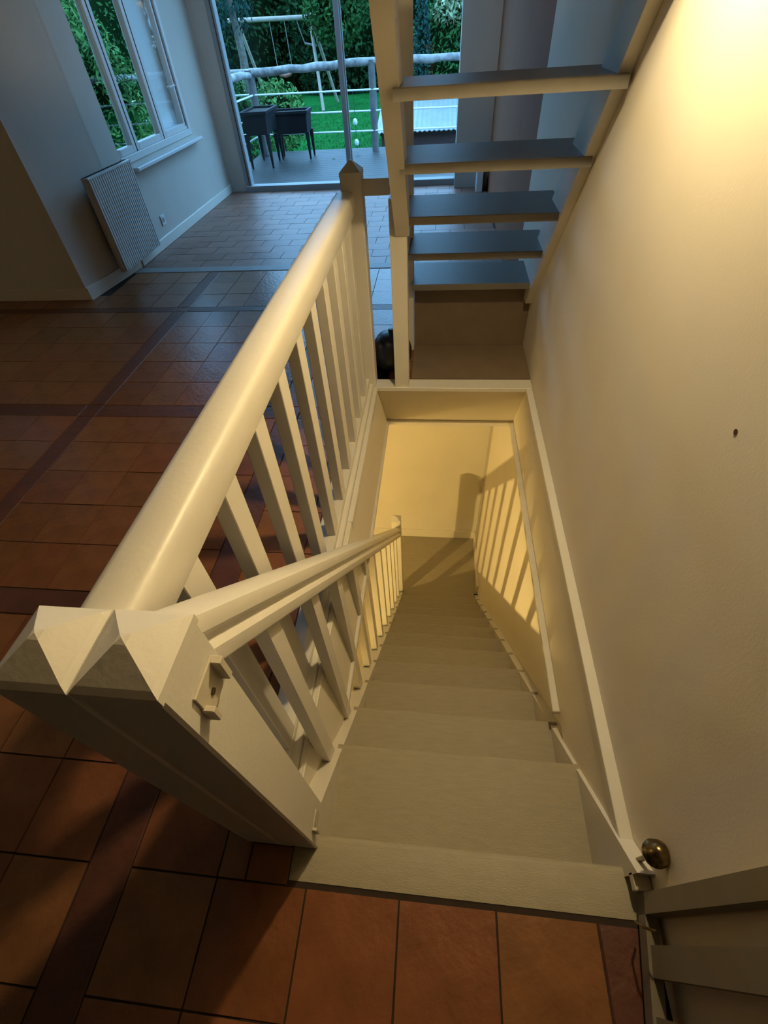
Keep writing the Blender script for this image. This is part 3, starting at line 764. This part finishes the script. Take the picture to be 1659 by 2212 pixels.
plant('hedge_tree', 'dark bushy evergreen behind the right half of the swing', (-4.2, 27.0, 1.7), (2.6, 1.6, 3.3), 6000, .16, M_leafd, group='hedge beyond the lawn')
plant('hedge_tree', 'dark evergreen at the back of the lawn, left of the swing frame', (-9.0, 27.5, 1.7), (2.9, 1.6, 3.3), 5000, .16, M_leafd, group='hedge beyond the lawn')
plant('hedge_tree', 'dark evergreen between door bar and upper stair', (-.6, 26.5, 1.7), (2.3, 1.5, 3.3), 5000, .16, M_leafd, group='hedge beyond the lawn')
plant('hedge_tree', 'dark evergreen behind the flowering shrub', (3.0, 25.5, 1.7), (2.6, 1.5, 3.3), 4000, .16, M_leafd, group='hedge beyond the lawn')
plant('hedge_tree', 'dark evergreen at the left end of the hedge', (-14.0, 27.5, 1.7), (3.2, 1.6, 3.3), 4000, .17, M_leafd, group='hedge beyond the lawn')
plant('hedge_tree', 'dark evergreen filling the gap behind the swing', (-6.6, 28.6, 1.7), (2.6, 1.2, 3.3), 3500, .16, M_leafd, group='hedge beyond the lawn')
plant('hedge_tree', 'dark evergreen seen left of the right-hand railing post', (-2.4, 28.4, 1.7), (2.4, 1.2, 3.3), 3500, .16, M_leafd, group='hedge beyond the lawn')
plant('hedge_tree', 'added out-of-view evergreen right of the hedge, blocking sky in window reflections', (8.2, 25.5, 1.9), (3.0, 1.5, 3.8), 3000, .18, M_leafd, group='hedge beyond the lawn')  # out of view, added so window reflections show leaves instead of sky
plant('hedge_tree', 'second added out-of-view evergreen far to the right, blocking reflected sky', (13.6, 24.0, 2.0), (3.0, 1.6, 4.0), 2500, .18, M_leafd, group='hedge beyond the lawn')  # also added out of view to hide sky in the reflections
plant('leafy_shrub', 'brighter green leafy shrub hanging over the right end of the swing', (-3.55, 21.6, 2.05), (1.15, .9, 1.15), 1800, .13, M_leafm, 'shrub', trunk=.06, cr=.62)
plant('flowering_shrub', 'light green shrub topped with cream flower heads', (.25, 15.6, .75), (1.25, .8, 1.25), 3200, .085, M_leafm, 'shrub', trunk=.05, cr=.78)
fl = leaves((.35, 15.3, 1.62), (.72, .45, .36), 900, .06, surf=.2).build('flower_heads', M_flower, bpy.data.objects['flowering_shrub'])
plant('blue_green_conifer', 'narrow blue-green conifer beside the flowering shrub', (-.55, 15.0, .9), (.20, .2, 1.1), 700, .07, M_teal, 'tree', trunk=.03, cr=.6)
plant('climbing_plant', 'tall teal plant with long hanging leaves behind the stair post', (-1.35, 16.5, 1.7), (.35, .3, 1.2), 700, .09, M_teal, 'plant', trunk=.04, cr=0, droop=2)
plant('weeping_tree', 'yellow-green drooping tree at the left edge of the glass door', (-6.6, 16.6, 2.9), (1.3, .8, 1.2), 1500, .12, M_leafy, trunk=.09, cr=0, droop=2.5, asp=1.6)
plant('feathery_tree', 'grey-green feathery tree in front of the left swing leg', (-6.3, 19.5, 2.5), (.8, .6, 1.1), 500, .10, M_teal, trunk=.14, cr=0, droop=2.0)
plant('flower_bush', 'low leafy bush with pinkish leaves behind the planters', (-3.35, 12.0, .28), (.62, .5, .6), 900, .07, M_leafl, 'bush', trunk=.02, cr=.6)
plant('low_bush', 'dense green bush at the left corner of the lawn', (-5.2, 13.4, .1), (1.2, .9, .9), 2200, .08, M_leafm, 'bush', trunk=.03, cr=.75)
plant('garden_bush', 'large green bush seen through the side window', (-6.8, 13.4, .8), (1.9, 1.3, 2.1), 6000, .07, M_leafm, 'bush', trunk=.05, cr=.78)
plant('garden_bush', 'light green grassy bush nearest the side window', (-5.6, 9.0, .6), (1.1, .8, 1.5), 4500, .055, M_leafl, 'bush', trunk=.03, cr=.7, asp=1.6)
plant('garden_bush', 'tall mid green bush behind the others in the side window', (-10.2, 15.2, 1.5), (2.7, 1.4, 3.0), 3400, .13, M_leafd, 'bush', trunk=.08, cr=.78)
plant('garden_bush', 'yellowing bush low outside the side window', (-5.3, 10.4, -.2), (.9, .6, .6), 2500, .05, M_leafy, 'bush', trunk=.02, cr=.6)
plant('garden_bush', 'dark bush at the back left of the side window', (-12.5, 17.5, 1.5), (3.2, 1.8, 3.0), 3000, .16, M_leafd, 'bush', trunk=.08, cr=.8)
# grass blades near the deck
gm = MB(); V = []; F = []
for i in range(14000):
    x_ = random.uniform(-7, 1.6); y_ = 10.8 + (random.random()**1.6)*12; s_ = random.uniform(.02, .05)
    a = random.uniform(0, 6.28); k = len(V); dx, dy = math.cos(a)*.012, math.sin(a)*.012
    V += [(x_-dx, y_-dy, ZL), (x_+dx, y_+dy, ZL), (x_+random.uniform(-.02,.02), y_+random.uniform(-.02,.02), ZL+s_)]
    F.append([k, k+1, k+2])
gm.v = V; gm.f = F
tag(gm.build('grass', M_grass), 'short bright green grass of the lawn beyond the deck', 'grass', kind='stuff')

for o in bpy.data.objects:
    if '_w' in o: del o['_w']
